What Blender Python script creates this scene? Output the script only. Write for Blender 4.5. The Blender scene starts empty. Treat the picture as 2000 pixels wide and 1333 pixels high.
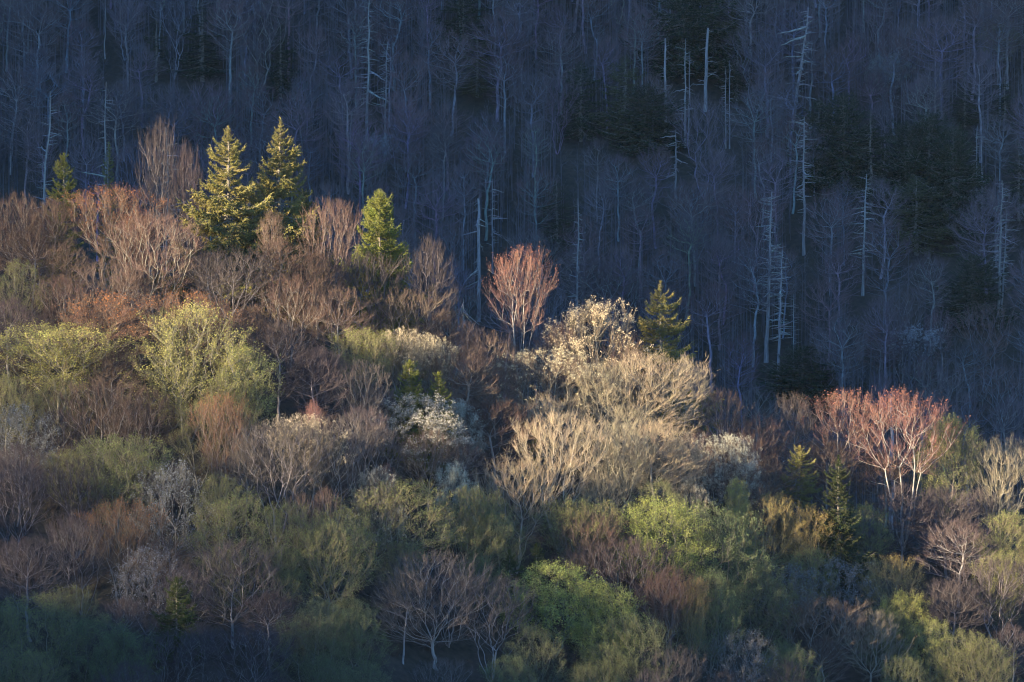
import bpy, math, random
import numpy as np
from mathutils import Vector, Matrix

sc = bpy.context.scene
COL = sc.collection
PI = math.pi
FPX = 11430.0            # focal length in pixels of the 2000 px wide photograph
CX, CY = 1000.0, 666.5

# ------------------------------------------------------------ camera, sky, sun
cam = bpy.data.cameras.new('camera')
cam.sensor_width = 36.0
cam.lens = FPX / 2000.0 * 36.0
cam.clip_start = 1.0
cam.clip_end = 6000.0
camo = bpy.data.objects.new('camera', cam)
camo.rotation_euler = (PI / 2, 0, 0)
COL.objects.link(camo)
sc.camera = camo

SUN_EL = math.radians(13.0)
SH = Vector((-0.83, -0.56, 0)).normalized()      # horizontal direction towards the sun
S = Vector((SH.x * math.cos(SUN_EL), SH.y * math.cos(SUN_EL), math.sin(SUN_EL)))
world = bpy.data.worlds.new('World')
sc.world = world
world.use_nodes = True
wn = world.node_tree
for n in list(wn.nodes):
    wn.nodes.remove(n)
sky = wn.nodes.new('ShaderNodeTexSky')
sky.sky_type = 'NISHITA'
sky.sun_disc = False
sky.sun_elevation = SUN_EL
sky.sun_rotation = math.atan2(S.x, S.y) % (2 * PI)
sky.altitude = 1200
sky.air_density = 1.0
sky.dust_density = 0.3
sky.ozone_density = 6.5
bg = wn.nodes.new('ShaderNodeBackground')
bg.inputs['Strength'].default_value = 0.098
wo = wn.nodes.new('ShaderNodeOutputWorld')
wn.links.new(sky.outputs[0], bg.inputs['Color'])
wn.links.new(bg.outputs[0], wo.inputs['Surface'])

sl = bpy.data.lights.new('sun', 'SUN')
sl.energy = 5.0
sl.angle = math.radians(0.5)
sl.color = (1.0, 0.82, 0.56)
slo = bpy.data.objects.new('sun', sl)
slo.rotation_euler = S.to_track_quat('Z', 'Y').to_euler()
COL.objects.link(slo)

sc.view_settings.view_transform = 'Standard'
sc.view_settings.look = 'None'
sc.view_settings.exposure = 1.97
sc.view_settings.gamma = 1.0
sc.view_settings.use_curve_mapping = False
sc.render.engine = 'CYCLES'
sc.cycles.max_bounces = 5
sc.cycles.diffuse_bounces = 3
sc.cycles.transmission_bounces = 2
sc.cycles.volume_bounces = 1
sc.cycles.use_adaptive_sampling = False
sc.cycles.pixel_filter_type = 'BLACKMAN_HARRIS'
sc.cycles.filter_width = 1.15
sc.cycles.use_denoising = True
sc.cycles.sample_clamp_indirect = 4.0
HAZE_DENSITY = 0.000008

# ------------------------------------------------------------ helpers
def linsmooth(a, b, x):
    t = np.clip((x - a) / (b - a), 0, 1)
    return t * t * (3 - 2 * t)

def smax(a, b, k):
    h = np.clip(0.5 + 0.5 * (a - b) / k, 0, 1)
    return b + (a - b) * h + k * h * (1 - h)

def noise2(x, y, s, seed):
    return (np.sin(x / s * 1.7 + seed) * np.cos(y / s * 1.3 + seed * 2.1)
            + 0.5 * np.sin(x / s * 3.9 + y / s * 2.7 + seed * 0.7) + 0.3 * np.cos(x / s * 7.3 - y / s * 6.1 + seed))

MOUNT_L = 760.0
TS = math.tan(SUN_EL)
GU = np.array([-900, -600, -420, -300, -220, -165, -130, -105, -80, -52, -28, -8, 15, 45, 70, 90, 110, 130, 200, 300, 420], float)
GZ = np.array([40, 150, 230, 215, 190, 160, 110, 72, 34, -1, -22, -34, -46, -58, -63, -51, -38, -28, -40, -90, -200], float)

def crest_y(x):
    return 1000 + 0.14 * x + 5 * np.sin(x / 23.0)

def crest_z(x):
    return -13 - 0.27 * x + 2.0 * np.sin(x / 17.0 + 1.0) + 9 * np.exp(-((x + 42) / 27.0) ** 2) + 6 * np.exp(-((x - 25) / 12.0) ** 2)

def height(x, y):
    x = np.asarray(x, float); y = np.asarray(y, float)
    cy = crest_y(x); cz = crest_z(np.clip(x, -260, 200))
    d = y - cy
    front = cz + 0.60 * (d + 0) + noise2(x, y, 14, 1.0) * 0.7
    back = cz - 0.42 * d + noise2(x, y, 14, 1.0) * 0.7
    ridge = -smax(-front, -back, 6.0)
    far = -62 + 0.70 * (y - 1165) + 0.05 * (x) + noise2(x, y, 30, 4.0) * 2.2
    top = 235 - 0.05 * (y - 1600)
    far = -smax(-far, -top, 30.0)
    z = smax(ridge, far, 10.0)
    z = smax(z, np.full_like(z, -118.0), 20.0)
    # the hill the camera stands on
    hill = -1.75 - 0.42 * np.maximum(0, y - 2) - 0.02 * np.abs(x)
    z = smax(z, hill, 4.0)
    # unseen mountain beside the valley, its crest shaped to set sun and shade
    s = x * SH.x + (y - 1000) * SH.y
    u = x * (-SH.y) + (y - 1000) * SH.x
    g = np.interp(u, GU, GZ) + MOUNT_L * TS
    q = s - MOUNT_L
    m = g - 5 + 3 * np.sin(u / 9.0) + 2 * np.sin(u / 3.7 + 1) - 0.9 * (np.sqrt(q * q + 100) - 10)
    m = np.where(u > 420, -400, m)
    return np.maximum(z, m)

def H1(x, y):
    return float(height(x, y))

def mesh_np(name, V, F, mat_idx=None, smooth=False):
    me = bpy.data.meshes.new(name)
    n, k = F.shape
    me.vertices.add(len(V)); me.vertices.foreach_set('co', np.ascontiguousarray(V, 'f').ravel())
    me.loops.add(n * k); me.loops.foreach_set('vertex_index', np.ascontiguousarray(F, 'i').ravel())
    me.polygons.add(n)
    me.polygons.foreach_set('loop_start', np.arange(0, n * k, k, dtype='i'))
    try:
        me.polygons.foreach_set('loop_total', np.full(n, k, 'i'))
    except Exception:
        pass
    if mat_idx is not None:
        me.polygons.foreach_set('material_index', np.ascontiguousarray(mat_idx, 'i'))
    if smooth:
        me.polygons.foreach_set('use_smooth', np.ones(n, bool))
    me.update(calc_edges=True)
    return me

def norm(v):
    return v / np.maximum(np.linalg.norm(v, axis=-1, keepdims=True), 1e-9)

def prisms(P0, P1, R0, R1, k=3):
    """n tapered k-sided prisms without caps"""
    n = len(P0)
    D = norm(P1 - P0)
    ref = np.where(np.abs(D[:, 2:3]) < 0.9, np.array([[0, 0, 1.0]]), np.array([[1.0, 0, 0]]))
    A = norm(np.cross(D, ref)); B = np.cross(D, A)
    ang = np.arange(k) * 2 * PI / k
    c = np.cos(ang)[None, :, None]; s = np.sin(ang)[None, :, None]
    off = A[:, None, :] * c + B[:, None, :] * s
    V0 = P0[:, None, :] + off * np.asarray(R0)[:, None, None]
    V1 = P1[:, None, :] + off * np.asarray(R1)[:, None, None]
    V = np.concatenate([V0, V1], 1).reshape(-1, 3)
    i = np.arange(k); j = (i + 1) % k
    f = np.concatenate([np.stack([i, j, j + k], 1), np.stack([i, j + k, i + k], 1)], 0)
    F = (np.arange(n) * 2 * k)[:, None, None] + f[None]
    return V, F.reshape(-1, 3)

def slivers(P, D, L, W, rg):
    n = len(P)
    A = norm(np.cross(D, rg.normal(size=(n, 3))))
    W = np.broadcast_to(W, (n,))[:, None]; L = np.broadcast_to(L, (n,))[:, None]
    V = np.stack([P - A * W / 2, P + A * W / 2, P + D * L], 1).reshape(-1, 3)
    return V, np.arange(3 * n).reshape(-1, 3)

def cards(P, size, rg, aspect=0.7):
    n = len(P)
    D = norm(rg.normal(size=(n, 3))); A = norm(np.cross(D, rg.normal(size=(n, 3))))
    sz = size * rg.uniform(0.6, 1.3, (n, 1))
    V = np.stack([P - A * sz * aspect / 2, P + A * sz * aspect / 2, P + D * sz], 1).reshape(-1, 3)
    return V, np.arange(3 * n).reshape(-1, 3)

def join(parts):
    Vs, Fs, o = [], [], 0
    for V, F in parts:
        Vs.append(V); Fs.append(F + o); o += len(V)
    return np.concatenate(Vs), np.concatenate(Fs)

# ------------------------------------------------------------ materials
def mat_object_colour(name, rough=0.9, trans=0.0, scale=(3, 3, 3), lo=0.6, hi=1.35, bump=0.0, fixed=None, hue=0.0):
    m = bpy.data.materials.new(name); m.use_nodes = True
    nt = m.node_tree
    for n in list(nt.nodes): nt.nodes.remove(n)
    out = nt.nodes.new('ShaderNodeOutputMaterial')
    tc = nt.nodes.new('ShaderNodeTexCoord'); mp = nt.nodes.new('ShaderNodeMapping')
    mp.inputs['Scale'].default_value = scale
    nt.links.new(tc.outputs['Object'], mp.inputs['Vector'])
    nz = nt.nodes.new('ShaderNodeTexNoise'); nz.inputs['Scale'].default_value = 1.0
    nz.inputs['Detail'].default_value = 3.0
    nt.links.new(mp.outputs[0], nz.inputs['Vector'])
    mr = nt.nodes.new('ShaderNodeMapRange')
    mr.inputs['From Min'].default_value = 0.3; mr.inputs['From Max'].default_value = 0.7
    mr.inputs['To Min'].default_value = lo; mr.inputs['To Max'].default_value = hi
    nt.links.new(nz.outputs['Fac'], mr.inputs['Value'])
    if fixed is None:
        src = nt.nodes.new('ShaderNodeObjectInfo').outputs['Color']
    else:
        r = nt.nodes.new('ShaderNodeRGB'); r.outputs[0].default_value = (*fixed, 1); src = r.outputs[0]
    col = src
    if hue:
        oi = nt.nodes.new('ShaderNodeTexNoise'); oi.inputs['Scale'].default_value = 1.7
        nt.links.new(mp.outputs[0], oi.inputs['Vector'])
        hs = nt.nodes.new('ShaderNodeHueSaturation')
        h = nt.nodes.new('ShaderNodeMapRange')
        h.inputs['From Min'].default_value = 0.3; h.inputs['From Max'].default_value = 0.7
        h.inputs['To Min'].default_value = 0.5 - hue; h.inputs['To Max'].default_value = 0.5 + hue
        nt.links.new(oi.outputs['Fac'], h.inputs['Value'])
        nt.links.new(h.outputs[0], hs.inputs['Hue']); nt.links.new(col, hs.inputs['Color'])
        col = hs.outputs[0]
    mx = nt.nodes.new('ShaderNodeVectorMath'); mx.operation = 'SCALE'
    nt.links.new(col, mx.inputs[0]); nt.links.new(mr.outputs[0], mx.inputs['Scale'])
    d = nt.nodes.new('ShaderNodeBsdfDiffuse'); d.inputs['Roughness'].default_value = 0.5
    nt.links.new(mx.outputs[0], d.inputs['Color'])
    sh = d.outputs[0]
    if bump:
        bp = nt.nodes.new('ShaderNodeBump'); bp.inputs['Strength'].default_value = bump
        bp.inputs['Distance'].default_value = 0.05
        nt.links.new(nz.outputs['Fac'], bp.inputs['Height']); nt.links.new(bp.outputs[0], d.inputs['Normal'])
    if trans:
        t = nt.nodes.new('ShaderNodeBsdfTranslucent'); nt.links.new(mx.outputs[0], t.inputs['Color'])
        ms = nt.nodes.new('ShaderNodeMixShader'); ms.inputs[0].default_value = trans
        nt.links.new(sh, ms.inputs[1]); nt.links.new(t.outputs[0], ms.inputs[2]); sh = ms.outputs[0]
    nt.links.new(sh, out.inputs['Surface'])
    return m

M_BARK = mat_object_colour('bark', scale=(6, 6, 0.8), lo=0.6, hi=1.4, bump=0.6)
M_TWIG = mat_object_colour('twig_bark', scale=(0.35, 0.35, 0.35), lo=0.7, hi=1.25, hue=0.02)
M_LEAF = mat_object_colour('young_leaves', trans=0.35, scale=(0.5, 0.5, 0.5), lo=0.7, hi=1.3, hue=0.02)
M_PETAL = mat_object_colour('petals', trans=0.25, scale=(1, 1, 1), lo=0.8, hi=1.15)
M_NEEDLE = mat_object_colour('needles', trans=0.12, scale=(1.2, 1.2, 1.2), lo=0.6, hi=1.5, hue=0.015)
M_WOOD = mat_object_colour('spruce_wood', fixed=(0.30, 0.26, 0.21), scale=(4, 4, 4))
M_SNAG = mat_object_colour('weathered_wood', scale=(7, 7, 0.5), lo=0.55, hi=1.35, bump=0.5)

def ground_mat():
    m = bpy.data.materials.new('leaf_litter'); m.use_nodes = True
    nt = m.node_tree; b = nt.nodes['Principled BSDF']; b.inputs['Roughness'].default_value = 0.95
    tc = nt.nodes.new('ShaderNodeTexCoord')
    n1 = nt.nodes.new('ShaderNodeTexNoise'); n1.inputs['Scale'].default_value = 0.9; n1.inputs['Detail'].default_value = 8
    n2 = nt.nodes.new('ShaderNodeTexNoise'); n2.inputs['Scale'].default_value = 0.09; n2.inputs['Detail'].default_value = 4
    nt.links.new(tc.outputs['Object'], n1.inputs['Vector']); nt.links.new(tc.outputs['Object'], n2.inputs['Vector'])
    r = nt.nodes.new('ShaderNodeValToRGB'); e = r.color_ramp.elements
    e[0].position = 0.3; e[0].color = (0.025, 0.02, 0.014, 1); e[1].position = 0.72; e[1].color = (0.12, 0.085, 0.055, 1)
    nt.links.new(n1.outputs['Fac'], r.inputs[0])
    r2 = nt.nodes.new('ShaderNodeValToRGB'); e = r2.color_ramp.elements
    e[0].position = 0.42; e[0].color = (0.03, 0.035, 0.018, 1); e[1].position = 0.6; e[1].color = (0.09, 0.07, 0.05, 1)
    nt.links.new(n2.outputs['Fac'], r2.inputs[0])
    mx = nt.nodes.new('ShaderNodeMix'); mx.data_type = 'RGBA'; mx.inputs[0].default_value = 0.5
    nt.links.new(r.outputs[0], mx.inputs[6]); nt.links.new(r2.outputs[0], mx.inputs[7])
    nt.links.new(mx.outputs[2], b.inputs['Base Color'])
    bp = nt.nodes.new('ShaderNodeBump'); bp.inputs['Distance'].default_value = 0.4
    nt.links.new(n1.outputs['Fac'], bp.inputs['Height']); nt.links.new(bp.outputs[0], b.inputs['Normal'])
    return m

# ------------------------------------------------------------ terrain
def axis(lo, hi, flo, fhi, coarse, fine):
    return np.unique(np.round(np.concatenate([np.arange(lo, flo, coarse), np.arange(flo, fhi, fine), np.arange(fhi, hi + coarse, coarse)]), 3))

def build_ground():
    xs = axis(-1500, 700, -160, 160, 12, 2.5)
    ys = axis(-60, 1900, 870, 1500, 12, 2.5)
    X, Y = np.meshgrid(xs, ys)
    Z = height(X, Y)
    V = np.stack([X, Y, Z], -1).reshape(-1, 3)
    nx, ny = len(xs), len(ys)
    i = np.arange(nx - 1)[None, :] + np.arange(ny - 1)[:, None] * nx
    i = i.ravel()
    F = np.stack([i, i + 1, i + nx + 1, i + nx], 1)
    me = mesh_np('hillside', V, F, smooth=True)
    o = bpy.data.objects.new('hillside', me); me.materials.append(ground_mat())
    o['kind'] = 'structure'
    COL.objects.link(o)
    return float(Z.min()), float(Z.max())

ZMIN, ZMAX = build_ground()

def build_haze():
    x0, x1, y0, y1 = -1540, 740, -90, 1940
    z0, z1 = ZMIN - 1.0, ZMAX + 60
    V = np.array([(x, y, z) for z in (z0, z1) for y in (y0, y1) for x in (x0, x1)], float)
    F = np.array([(0, 2, 3, 1), (4, 5, 7, 6), (0, 1, 5, 4), (2, 6, 7, 3), (0, 4, 6, 2), (1, 3, 7, 5)])
    me = mesh_np('haze', V, F)
    m = bpy.data.materials.new('mountain_haze'); m.use_nodes = True
    nt = m.node_tree
    for n in list(nt.nodes): nt.nodes.remove(n)
    out = nt.nodes.new('ShaderNodeOutputMaterial')
    pv = nt.nodes.new('ShaderNodeVolumePrincipled')
    pv.inputs['Color'].default_value = (0.50, 0.70, 1.0, 1)
    pv.inputs['Density'].default_value = HAZE_DENSITY
    nt.links.new(pv.outputs[0], out.inputs['Volume'])
    me.materials.append(m)
    o = bpy.data.objects.new('haze', me); o['kind'] = 'stuff'; COL.objects.link(o)
build_haze()

# ------------------------------------------------------------ tree skeletons
def envelope(shape, t):
    if shape == 'dome':
        return np.where(t > 0.4, np.sqrt(np.clip(1 - ((t - 0.4) / 0.6) ** 2.2, 0, 1)), 0.35 + 0.65 * (t / 0.4) ** 0.8)
    if shape == 'round':
        return np.where(t > 0.35, np.sqrt(np.clip(1 - ((t - 0.35) / 0.65) ** 2.4, 0, 1)), 0.5 + 0.5 * (t / 0.35) ** 0.7)
    if shape == 'fan':
        return np.where(t > 0.72, np.sqrt(np.clip(1 - ((t - 0.72) / 0.28) ** 2, 0, 1)) ** 0.8, 0.18 + 0.82 * (t / 0.72) ** 0.9)
    if shape == 'tall':
        return np.where(t > 0.5, np.sqrt(np.clip(1 - ((t - 0.5) / 0.5) ** 2, 0, 1)), 0.4 + 0.6 * (t / 0.5))
    return np.where(t > 0.3, np.sqrt(np.clip(1 - ((t - 0.3) / 0.7) ** 2, 0, 1)), 0.6 + 0.4 * (t / 0.3))

class Proto:
    pass

def grow(seed, shape, H=18.0, ratio=0.7, cbf=0.3, M=300, stems=1, k1=8, k2=5, rtip=0.0145, tw=1.0, up=0.22):
    rg = np.random.default_rng(seed)
    R = H * ratio / 2; cb = H * cbf
    def env_pts(n, lo, hi):
        out = np.zeros((0, 3))
        while len(out) < n:
            t = rg.uniform(0, 1, n * 2) ** 0.75
            a = rg.uniform(0, 2 * PI, n * 2)
            e = envelope(shape, t)
            keep = rg.uniform(0, 1, n * 2) < (0.25 + 0.75 * e)
            lob = 1 + 0.16 * np.sin(a * 3 + seed) * np.sin(t * 5 + seed * 1.3) + 0.10 * np.sin(a * 5 + seed * 2.2)
            rr = R * e * lob * np.sqrt(rg.uniform(lo * lo, hi * hi, n * 2))
            p = np.stack([rr * np.cos(a), rr * np.sin(a), cb + t * (H - cb)], 1)[keep]
            out = np.concatenate([out, p])
        return out[:n]
    nc = 26 if shape != 'bush' else 18
    cen = env_pts(nc, 0.6, 0.92)
    a = env_pts(int(M * 0.7), 0.15, 1.0)
    idx = rg.integers(0, nc, M - len(a))
    b = cen[idx] + rg.normal(size=(len(idx), 3)) * R * 0.2
    b = b[b[:, 2] < H * 0.995]
    P = np.concatenate([a, b])
    nodes, parent = [np.zeros(3)], [-1]
    tops = []
    for s in range(stems):
        if stems == 1:
            tgt = np.array([rg.normal() * 0.02 * H, rg.normal() * 0.02 * H, cb])
        else:
            an = 2 * PI * (s + rg.uniform(-0.25, 0.25)) / stems
            rad = R * rg.uniform(0.18, 0.38)
            tgt = np.array([rad * math.cos(an), rad * math.sin(an), cb * rg.uniform(0.85, 1.15)])
        last = 0; K = 5
        for q in range(1, K + 1):
            f = q / K
            p = np.array([tgt[0] * f ** 0.8, tgt[1] * f ** 0.8, tgt[2] * f]) + rg.normal(size=3) * np.array([1, 1, 0]) * 0.005 * H * (q < K)
            nodes.append(p); parent.append(last); last = len(nodes) - 1
            if q >= K - 1: tops.append(last)
        if shape in ('tall', 'dome') and stems == 1:
            for q in range(1, 4):
                p = nodes[last] + np.array([rg.normal() * 0.012 * H, rg.normal() * 0.012 * H, (H - cb) * 0.16])
                nodes.append(p); parent.append(last); last = len(nodes) - 1; tops.append(last)
    n0 = len(nodes)
    path = [0.0] * n0
    N = len(P)
    best = np.full(N, 1e9); bp = np.zeros(N, int)
    bf = 0.6
    def relax(j, pos, pl):
        d = P - pos; L = np.linalg.norm(d, axis=1) + 1e-6
        slope = d[:, 2] / L
        c = L * (1 + 1.5 * np.clip(0.3 - slope, 0, 2)) + bf * pl
        m = c < best
        best[m] = c[m]; bp[m] = j
    for t in tops: relax(t, nodes[t], 0.0)
    alive = np.ones(N, bool)
    for _ in range(N):
        q = int(np.argmin(np.where(alive, best, 1e9)))
        alive[q] = False
        nodes.append(P[q]); parent.append(int(bp[q]))
        pl = path[bp[q]] + float(np.linalg.norm(P[q] - nodes[bp[q]])); path.append(pl)
        relax(len(nodes) - 1, P[q], pl)
    X = np.array(nodes); par = np.array(parent); n = len(X)
    cnt = np.zeros(n); child = [[] for _ in range(n)]
    for i in range(n - 1, 0, -1):
        if cnt[i] == 0: cnt[i] = 1
        cnt[par[i]] += cnt[i]; child[par[i]].append(i)
    rad = rtip * cnt ** 0.5
    for i in range(1, n0):
        rad[i] *= 1.0 + 0.35 * (1 - X[i, 2] / max(cb, 0.1)) if X[i, 2] < cb else 1
    rad[0] = max(rad[1] * 1.35, 0)
    T = np.zeros((n, 3)); T[1:] = norm(X[1:] - X[par[1:]]); T[0] = (0, 0, 1)
    # groups: 0 = trunk, 1.. = limbs
    grp = np.full(n, -1); grp[:n0] = 0
    total = cnt[tops].max()
    if stems == 1:
        c = n0 - 1
        while True:
            ch = [k for k in child[c] if k >= n0]
            if not ch: break
            k = max(ch, key=lambda q: cnt[q])
            if cnt[k] < 0.3 * total: break
            grp[k] = 0; c = k
    ng = 1
    for i in range(n0, n):
        if grp[i] >= 0: continue
        p = par[i]
        if grp[p] > 0: grp[i] = grp[p]
        elif grp[p] == 0:
            if cnt[i] >= 0.055 * total: grp[i] = ng; ng += 1
            else: grp[i] = 0
    # curved edges
    i = np.arange(1, n); p = par[i]
    L = np.linalg.norm(X[i] - X[p], axis=1)[:, None]
    m0 = norm(T[p] * 0.7 + T[i] * 0.8) * L; m1 = norm(T[i] + np.array([0, 0, 0.25])) * L
    segs = 3
    us = np.linspace(0, 1, segs + 1)
    C = []
    jit = rg.normal(size=(n - 1, 3)) * np.where((i < n0)[:, None], 0.006, 0.03) * L
    for u in us:
        h00 = 2 * u ** 3 - 3 * u ** 2 + 1; h10 = u ** 3 - 2 * u ** 2 + u; h01 = -2 * u ** 3 + 3 * u ** 2; h11 = u ** 3 - u ** 2
        C.append(X[p] * h00 + m0 * h10 + X[i] * h01 + m1 * h11 + jit * math.sin(PI * u))
    r0 = np.minimum(rad[p], rad[i] * 1.2); r1 = rad[i]
    pr = Proto(); pr.H = H; pr.W = 2 * R; pr.limbs = []
    def tube(sel):
        parts = []
        for sides, m in ((6, sel & (r1 > 0.1)), (3, sel & (r1 <= 0.1))):
            if not m.any(): continue
            for s_ in range(segs):
                a_, b_ = us[s_], us[s_ + 1]
                parts.append(prisms(C[s_][m], C[s_ + 1][m], (r0 * (1 - a_) + r1 * a_)[m], (r0 * (1 - b_) + r1 * b_)[m] * 0.98, sides))
        return join(parts)
    g = grp[1:]
    trunk = tube(g == 0)
    pr.trunk = mesh_np('trunk', *trunk, smooth=True); pr.trunk.materials.append(M_BARK)
    allp = [trunk]
    for q in range(1, ng):
        t = tube(g == q); allp.append(t)
        me = mesh_np('limb', *t, smooth=True); me.materials.append(M_BARK); pr.limbs.append(me)
    pr.all = mesh_np('trunk', *join(allp), smooth=True); pr.all.materials.append(M_BARK)
    # twigs
    e = np.arange(n0, n)
    e = e[rad[e] < 0.09]
    w = rg.uniform(0.15, 1.0, (len(e) * k1,))
    ee = np.repeat(e, k1)
    base = X[par[ee]] * (1 - w[:, None]) + X[ee] * w[:, None]
    cenz = np.array([0, 0, cb + 0.25 * (H - cb)])
    outd = norm(X[ee] - cenz)
    D1 = norm(T[ee] * 0.5 + outd * 0.5 + np.array([0, 0, up]) + rg.normal(size=(len(ee), 3)) * 0.27)
    L1 = rg.uniform(0.7, 1.9, len(ee)) * tw
    V1 = slivers(base, D1, L1, 0.042, rg)
    t2 = rg.uniform(0.25, 1.0, (len(ee) * k2,))
    b2 = np.repeat(base, k2, 0) + np.repeat(D1 * L1[:, None], k2, 0) * t2[:, None]
    D2 = norm(np.repeat(D1, k2, 0) * 0.75 + np.array([0, 0, 0.3]) + rg.normal(size=(len(b2), 3)) * 0.33)
    L2 = rg.uniform(0.35, 0.95, len(b2)) * tw
    V2 = slivers(b2, D2, L2, 0.027, rg)
    pr.crown = mesh_np('crown', *join([V1, V2])); pr.crown.materials.append(M_TWIG)
    pr.tips = b2 + D2 * L2[:, None]; pr.tips1 = base + D1 * L1[:, None]
    pr.cb = cb; pr.seed = seed; pr.cache = {}
    return pr

def foliage(pr, kind):
    if kind in pr.cache: return pr.cache[kind]
    rg = np.random.default_rng(pr.seed * 7 + len(kind))
    T = pr.tips; z = T[:, 2] / pr.H; rad = np.hypot(T[:, 0], T[:, 1]) / (pr.W / 2)
    out = np.hypot(rad, np.clip((z - 0.45) * 1.8, 0, 2))
    def pick(n, wgt):
        wgt = wgt / wgt.sum()
        return T[rg.choice(len(T), size=min(n, len(T)), replace=False, p=wgt)]
    patch = 0.5 + 0.5 * np.sin(T[:, 0] * 1.3 + pr.seed) * np.sin(T[:, 1] * 1.5) * np.sin(T[:, 2] * 1.4 + 1)
    if kind == 'leaf':
        P = pick(9000, 0.15 + patch ** 1.5); V = cards(np.concatenate([P, P + rg.normal(size=P.shape) * 0.25]), 0.175, rg); m = M_LEAF; nm = 'foliage'
    elif kind == 'sparse_leaf':
        P = pick(9000, 0.3 + patch); V = cards(np.concatenate([P, P[::2] + rg.normal(size=P[::2].shape) * 0.2]), 0.165, rg); m = M_LEAF; nm = 'foliage'
    elif kind == 'dense_leaf':
        P = pick(9500, 0.2 + patch ** 2); V = cards(np.concatenate([P, P + rg.normal(size=P.shape) * 0.3, P + rg.normal(size=P.shape) * 0.2]), 0.2, rg); m = M_LEAF; nm = 'foliage'
    elif kind == 'bud':
        P = pick(1700, 0.01 + (0.2 + patch) * np.clip(out - 0.35, 0, 1) * np.clip((z - 0.6) * 2.5, 0, 1) ** 1.3); V = cards(P, 0.17, rg); m = M_PETAL; nm = 'buds'
    elif kind == 'faint_blossom':
        P = pick(3200, 0.15 + patch)
        V = cards(np.concatenate([P + rg.normal(size=P.shape) * 0.12 for _ in range(2)]), 0.15, rg, 0.9); m = M_PETAL; nm = 'blossom'
    elif kind == 'blossom':
        P = pick(2600, 0.04 + patch ** 2 * np.clip(out, 0, 1) ** 2)
        V = cards(np.concatenate([P + rg.normal(size=P.shape) * 0.15 for _ in range(9)]), 0.12, rg, 0.9); m = M_PETAL; nm = 'blossom'
    else:  # catkin: a few separate pale tufts at the outer tips
        P = pick(950, np.clip(out - 0.45, 0, 1) ** 2 + 0.002)
        V = cards(np.concatenate([P + rg.normal(size=P.shape) * 0.13 for _ in range(11)]), 0.11, rg, 0.9); m = M_PETAL; nm = 'blossom'
    me = mesh_np(nm, *V); me.materials.append(m)
    pr.cache[kind] = (nm, me)
    return pr.cache[kind]

PROTOS = {}
def add(fam, n, **kw):
    PROTOS[fam] = [grow(1000 + 31 * k + sum(map(ord, fam)), **kw) for k in range(n)]
add('dome', 4, shape='dome', ratio=0.76, cbf=0.3, M=400, k1=7)
add('round', 5, shape='round', ratio=1.0, cbf=0.25, M=440, k1=7)
add('fan', 5, shape='fan', ratio=0.78, cbf=0.30, M=400, stems=5, k1=6, up=0.35)
add('maple', 3, shape='dome', ratio=0.66, cbf=0.5, M=230, stems=5, k1=6, k2=5, up=0.5, rtip=0.016)
add('tall', 3, shape='tall', ratio=0.5, cbf=0.38, M=260)
add('bush', 3, shape='bush', H=12.0, ratio=1.0, cbf=0.12, M=260, stems=5)
add('leafy', 4, shape='round', ratio=0.85, cbf=0.2, M=330, stems=2, k1=6, k2=4)
add('far_tall', 5, shape='tall', H=22.0, ratio=0.42, cbf=0.45, M=190, k1=5, k2=5, rtip=0.02, tw=1.2)
add('far_dome', 4, shape='dome', H=20.0, ratio=0.6, cbf=0.38, M=220, k1=5, k2=5, rtip=0.019, tw=1.2)
add('far_fan', 3, shape='fan', H=20.0, ratio=0.6, cbf=0.22, M=220, stems=3, k1=5, k2=5, rtip=0.018, tw=1.3, up=0.5)

# ------------------------------------------------------------ conifers
def bough_arrays(seed, dense=1.0):
    """unit-length spruce bough along +X: (needles V,F), (wood V,F)"""
    rg = np.random.default_rng(seed)
    def ax(a, side):
        a = np.asarray(a)
        return np.stack([a * 0.98, 0.03 * np.sin(a * 5 + seed) + side * 0, -0.15 * np.sin(a * PI * 0.85) + 0.17 * a ** 3], -1)
    u = np.linspace(0, 1, 6); A = ax(u, 0)
    wood = prisms(A[:-1], A[1:], 0.016 * (1 - u[:-1]) + 0.003, 0.016 * (1 - u[1:]) + 0.003, 3)
    P, D = [], []
    nb = int(15 * dense)
    wl = [wood]
    for k in range(nb):
        a = 0.16 + 0.8 * (k + rg.uniform(-0.3, 0.3)) / nb
        for sd in (-1, 1):
            l = (0.40 * (1 - a) ** 0.8 + 0.07) * rg.uniform(0.6, 1.2)
            if rg.random() < 0.12: continue
            b0 = ax(a, 0)
            d = norm(np.array([0.75, sd * 0.8, rg.uniform(-0.35, 0.02)]))
            b1 = b0 + d * l
            wl.append(prisms(b0[None], b1[None], [0.004], [0.002], 3))
            m = max(4, int(l * 48 * dense))
            t = rg.uniform(0.05, 1.0, m)[:, None]
            P.append(b0 + (b1 - b0) * t + rg.normal(size=(m, 3)) * 0.006)
            D.append(norm(d * 0.8 + rg.normal(size=(m, 3)) * 0.5 + np.array([0, 0, -0.15])))
    m = int(34 * dense); t = rg.uniform(0.12, 1, m); P.append(ax(t, 0)); D.append(norm(np.array([0.8, 0, 0.1]) + rg.normal(size=(m, 3)) * 0.5))
    P = np.concatenate(P); D = np.concatenate(D)
    nd = slivers(P, D, rg.uniform(0.05, 0.11, len(P)), 0.03, rg)
    return nd, join(wl)

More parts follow.
